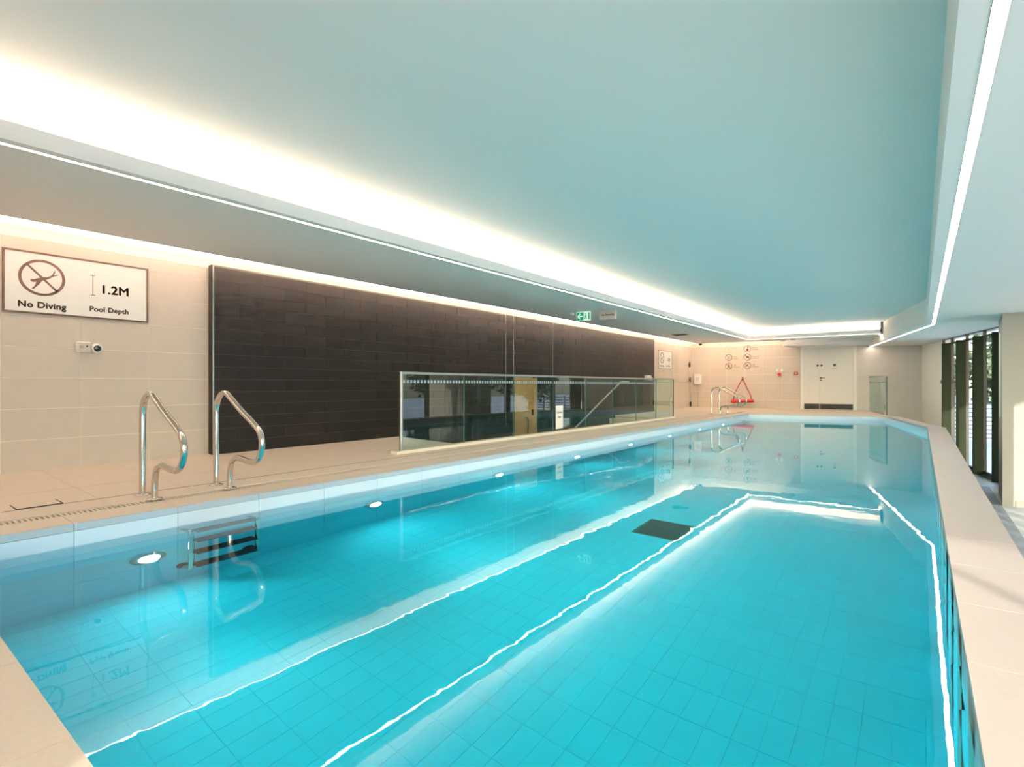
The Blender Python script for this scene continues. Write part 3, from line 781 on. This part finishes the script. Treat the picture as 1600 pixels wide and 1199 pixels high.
# ---- white wall box with conduit, pole, stored pole
t = ew_thing('wall_box', 'square white wall box with a thin cable dropping from it at the far left corner', 'box', .08, .92)
ob('box_body', bbox(0, .25, -.13, 0, 0, .37, .02, 3), M_white, t)
ob('box_label', bbox(.06, .19, -.132, -.13, .10, .26), mat('pale_label', (214, 208, 214), .5), t)
bm = new_bm(); tube(bm, [(.12, -.05, 0), (.12, -.05, -.83)], .009, 8); box(bm, .10, .14, -.06, -.04, -.34, -.25); ob('cable', bm, M_steel2, t)
t = thing('leaning_pole', 'thin pale pole with three black grips standing in the far left corner', 'pole', (-6.72, 19.55, .062))
bm = new_bm(); tube(bm, [(0.0, 0, 0), (-.04, 0, 1.75)], .012, 10); ob('pole_shaft', bm, M_steel2, t)
for z in (.05, .95, 1.50):
    bm = new_bm(); cyl(bm, (-.04*z/1.75, 0, z), .032, .17, 'z', 14); ob('pole_grip', bm, M_black, t)
t = thing('wall_rail', 'horizontal thin steel rail on the left wall beyond the balustrade', 'rail', (-6.74, 16.4, .985))
bm = new_bm(); tube(bm, [(0, 0, 0), (0, 3.0, 0)], .014, 10); ob('rail_tube', bm, M_steel2, t)
for yy in (.2, 1.5, 2.8):
    bm = new_bm(); tube(bm, [(0, yy, .04), (0, yy, -.0), (-.065, yy, -.0)], .010, 8); ob('rail_bracket', bm, M_steel2, t)

# ---- small sign far end of left wall
s = thing('wall_sign', 'small white no diving and pool depth sign on the cream wall past the dark wall', 'sign', (-6.808, 16.70, 1.44), LW)
ob('sign_board', bbox(0, 1.18, -.02, 0, 0, .60), M_signwhite, s)
bm = new_bm()
for a in ((0, W_, 0, .012), (0, W_, H_-.012, H_), (0, .012, .012, H_-.012), (W_-.012, W_, .012, H_-.012)): box(bm, a[0], a[1], -.026, 0, a[2], a[3])
ob('sign_border', bm, mat('tan_edge', (150, 128, 110), .5), s)
bm = ring_bm(.285, .355, .152, .176, Y0); bar(bm, .17, .475, .40, .235, .018, Y0); ob('prohibition_ring', bm, M_brown, s)
ob('diver_pictogram', diver_bm(), M_brown, s)
ob('lettering', text_bm('No Diving', .085, .0030, y=Y0, at=(.105, .06)), M_brown, s)
ob('lettering', text_bm('Pool Depth', .072, .0025, y=Y0, at=(.655, .075)), M_brown, s)
ob('lettering', text_bm('1.2M', .125, .0045, y=Y0, at=(.745, .27)), M_brown, s)
# ---- white sensor on the dark wall above the balustrade
t = thing('wall_sensor', 'small white sensor on the far end of the dark wall just above the balustrade rail', 'sensor', (-6.70, 15.35, 1.05), LW)
ob('sensor_body', bbox(0, .28, -.12, 0, 0, .14, .02, 2), M_white, t)
bm = new_bm(); cyl(bm, (.36, -.10, .04), .05, .10, 'y', 18); ob('sensor_head', bm, M_white, t)

# ---- hanging exit sign and notice
t = thing('exit_sign', 'green and white illuminated exit sign with left arrow hanging from the left soffit', 'sign', (-5.45, 9.2, 2.165))
ob('sign_box', bbox(0, .31, 0, .03, 0, .175, .004, 1), M_exitw, t)
ob('green_field', bbox(.012, .165, -.002, 0, .012, .163), M_exitg, t)
bm = new_bm(); bar(bm, .045, .088, .145, .088, .026, -.002, .002); bar(bm, .035, .088, .09, .14, .024, -.002, .002); bar(bm, .035, .088, .09, .036, .024, -.002, .002); ob('arrow', bm, M_exitw, t)
bm = new_bm(); ring_bm(.215, .132, .0005, .014, 0, .002, 12, bm); poly_bm([(.20, .11), (.235, .105), (.225, .07), (.245, .03), (.228, .028), (.208, .062), (.19, .03), (.175, .036), (.198, .075)], 0, .002, bm); box(bm, .268, .298, -.002, 0, .02, .155); ob('running_figure', bm, M_exitg, t)
for hx_ in (.05, .25): ob('hanger', bbox(hx_, hx_+.01, .01, .02, .17, .186), M_steel2, t)
t = thing('hanging_notice', 'pale rectangular notice reading No Running hanging from the soffit right of the exit sign', 'sign', (-4.94, 9.2, 2.15))
ob('sign_board', bbox(0, .36, 0, .02, 0, .185, .004, 1), mat('notice_pale', (206, 194, 188), .5), t)
ob('lettering', text_bm('No Running', .055, .0015, 'CENTER', y=-.001, at=(.18, .075)), M_black, t)
for hx_ in (.05, .30): ob('hanger', bbox(hx_, hx_+.01, .005, .015, .18, .201), M_steel2, t)
# ---- ceiling fittings
t = thing('ceiling_vent', 'dark slotted air vent in the left soffit near the far end', 'vent', (-5.72, 15.0, ZL))
bm = new_bm(); box(bm, 0, .40, 0, .35, -.004, 0); ob('vent_frame', bm, mat('vent_dark', (60, 56, 52), .6), t)
bm = new_bm()
for k in range(5): box(bm, .03, .37, .03+k*.062, .05+k*.062, -.010, -.004)
ob('vent_slats', bm, M_frame, t, kind='stuff')
for (x, y, lab) in ((-3.58, 19.25, 'small dark recessed downlight in the far soffit, the left one of two'), (-3.22, 18.85, 'small dark recessed downlight in the far soffit, the right one of two')):
    t = thing('downlight', lab, 'light', (x, y, ZL)); bm = new_bm(); cyl(bm, (0, 0, -.012), .075, .012, 'z', 24); ob('downlight_can', bm, M_black, t)
t = thing('smoke_detector', 'small pale smoke detector on the left soffit left of the exit sign', 'detector', (-5.62, 9.3, ZL))
bm = new_bm(); tube(bm, [(0, 0, -.045), (0, 0, -.035), (0, 0, 0)], [.02, .045, .055], 24); ob('detector_body', bm, M_white, t)
t = thing('dome_camera', 'small dome camera with dark lens under the far soffit edge near the left corner', 'camera', (-6.05, 18.6, ZL))
bm = new_bm(); cyl(bm, (0, 0, -.03), .075, .03, 'z', 24); ob('camera_base', bm, M_white, t)
bm = new_bm(); tube(bm, [(0, 0, -.085), (0, 0, -.075), (0, 0, -.055), (0, 0, -.03)], [.01, .035, .052, .058], 20); ob('camera_lens', bm, M_black, t)

# ---- right glass screen at the pool's far right corner
p0 = Vector((-.78, 19.1)); p1 = Vector((-1.30, 20.66)); dd = p1-p0; L = dd.length
t = thing('glass_screen', 'short glass screen with dark steel edge at the far right end of the deck', 'balustrade', (p0.x, p0.y, .0), math.atan2(dd.y, dd.x))
ob('glass_panel', bbox(.03, L, -.008, .008, .06, 1.13), M_glassF, t)
ob('corner_post', bbox(0, .035, -.022, .022, -.01, 1.17, .003, 1), mat('dark_steel', (84, 92, 96), .5), t)
ob('top_rail', bbox(0, L, -.02, .02, 1.13, 1.17, .003, 1), M_steel2, t)
ob('frosted_band', bbox(.05, L-.02, .0085, .0095, .96, .99), M_frost, t)
ob('base_shoe', bbox(.15, L, -.03, .03, .01, .055, .003, 1), M_steel2, t)

# ---- narrow panel on the column side
t = thing('column_notice', 'tall narrow pale notice panel on the side of the corridor column', 'notice', (1.168, 13.3, .3), -PI/2+.05)
ob('notice_panel', bbox(0, .5, -.012, 0, 0, 1.55), M_signwhite, t)
bm = new_bm()
for k in range(8): box(bm, .15, .35, -.014, -.012, .1+k*.19, .13+k*.19)
ob('dark_marks', bm, M_skirt, t, kind='stuff')

# ---- submerged / floor fittings: outlet grille seen on pool floor
# ================================================================= OUTSIDE
g = new_bm(); box(g, -60, 60, -60, 120, -1.65, -1.50); ob('ground', g, M_paving, kind='structure')
ev = new_bm(); ev_o = thing('sun_cut_eave', 'unseen pale overhang added outside the window wall to cut the sun', 'roof', (winx(-3.5), -3.5, 0), RA)
ob('sun_cut_slab', bbox(-1, RL, -2.0, -.25, 2.45, 2.65), M_paint, ev_o)  # added out of view, deep enough to keep low sun off upper fins and column
def fence_out(x0, x1, y, label):
    t = thing('railing', label, 'railing', (x0, y, -1.50))
    Lr = x1-x0
    for k in range(int(Lr/1.5)+1): ob('railing_post', bbox(k*1.5-.03, k*1.5+.03, -.03, .03, 0, 1.75), M_rail, t)
    for k in range(9): ob('railing_bar', bbox(0, Lr, -.015, .015, .35+k*.16, .40+k*.16), M_rail, t)
fence_out(.4, 9.0, 27.0, 'blue-grey horizontal bar railing outside beyond the windows')
ob('low_wall', bbox(0, 12, 0, .3, 0, .9), mat('outside_render', (190, 200, 208), .8), loc=(.2, 31, -1.50), label='low pale rendered wall outside behind the railing', cat='wall')
leafm = new_bm()
for k in range(2600):
    while True:
        p = Vector((random.uniform(-1, 1), random.uniform(-1, 1), random.uniform(-1, 1)))
        if .25 < p.length < 1: break
    p = p*(.8+.35*math.sin(p.x*5+p.y*3)*math.cos(p.z*4)); q = .085
    a = Vector((random.uniform(-1, 1), random.uniform(-1, 1), random.uniform(-1, 1))).normalized(); b = a.orthogonal().normalized()
    leafm.faces.new([leafm.verts.new(p+a*q), leafm.verts.new(p+b*q*.6), leafm.verts.new(p-a*q), leafm.verts.new(p-b*q*.6)])
leafm = mesh_of(leafm, 'foliage', M_leaf)
bm = new_bm(); tube(bm, [(0, 0, 0), (.05, .02, 1.5), (-.03, .05, 3.6)], [.16, .12, .07], 10)
for a in range(5): tube(bm, [(0, .03, 2.0+a*.3), (math.cos(a*1.3)*1.1, math.sin(a*1.3)*1.1, 3.0+a*.35)], [.06, .02], 6)
trunkm = mesh_of(bm, 'trunk', M_bark)
spots = [(3.4, 35, 1.0), (8.2, 34, 1.0), (5.6, 41, 1.35), (.2, 40.5, 1.15), (10.0, 28.5, .95), (11.5, 22.5, 1.0), (16.0, 16, 1.2), (11.6, 15.5, .9), (15.5, 9.5, 1.2), (15.5, 33, 1.3), (21, 22, 1.5), (16.2, 25.5, 1.0)]
where = ['straight beyond the railing', 'right of the railing end', 'far behind the low wall', 'left behind the low wall', 'just right of the railing', 'beside the far windows', 'beside the middle windows', 'closest to the column window', 'beside the nearer windows', 'far right behind the others', 'far behind the side trees', 'between the side rows']
for i, (x, y, sc) in enumerate(spots):
    t = thing('tree', 'leafy green tree outside the glazing, %s' % where[i], 'tree', (x, y, -1.50), i*1.1, 'trees outside the windows'); t.scale = (sc, sc, sc)
    f = ob('foliage', leafm, None, t, kind='stuff'); f.location = (0, 0, 3.3); f.scale = (2.0, 2.0, 1.9)
    ob('trunk', trunkm, None, t)
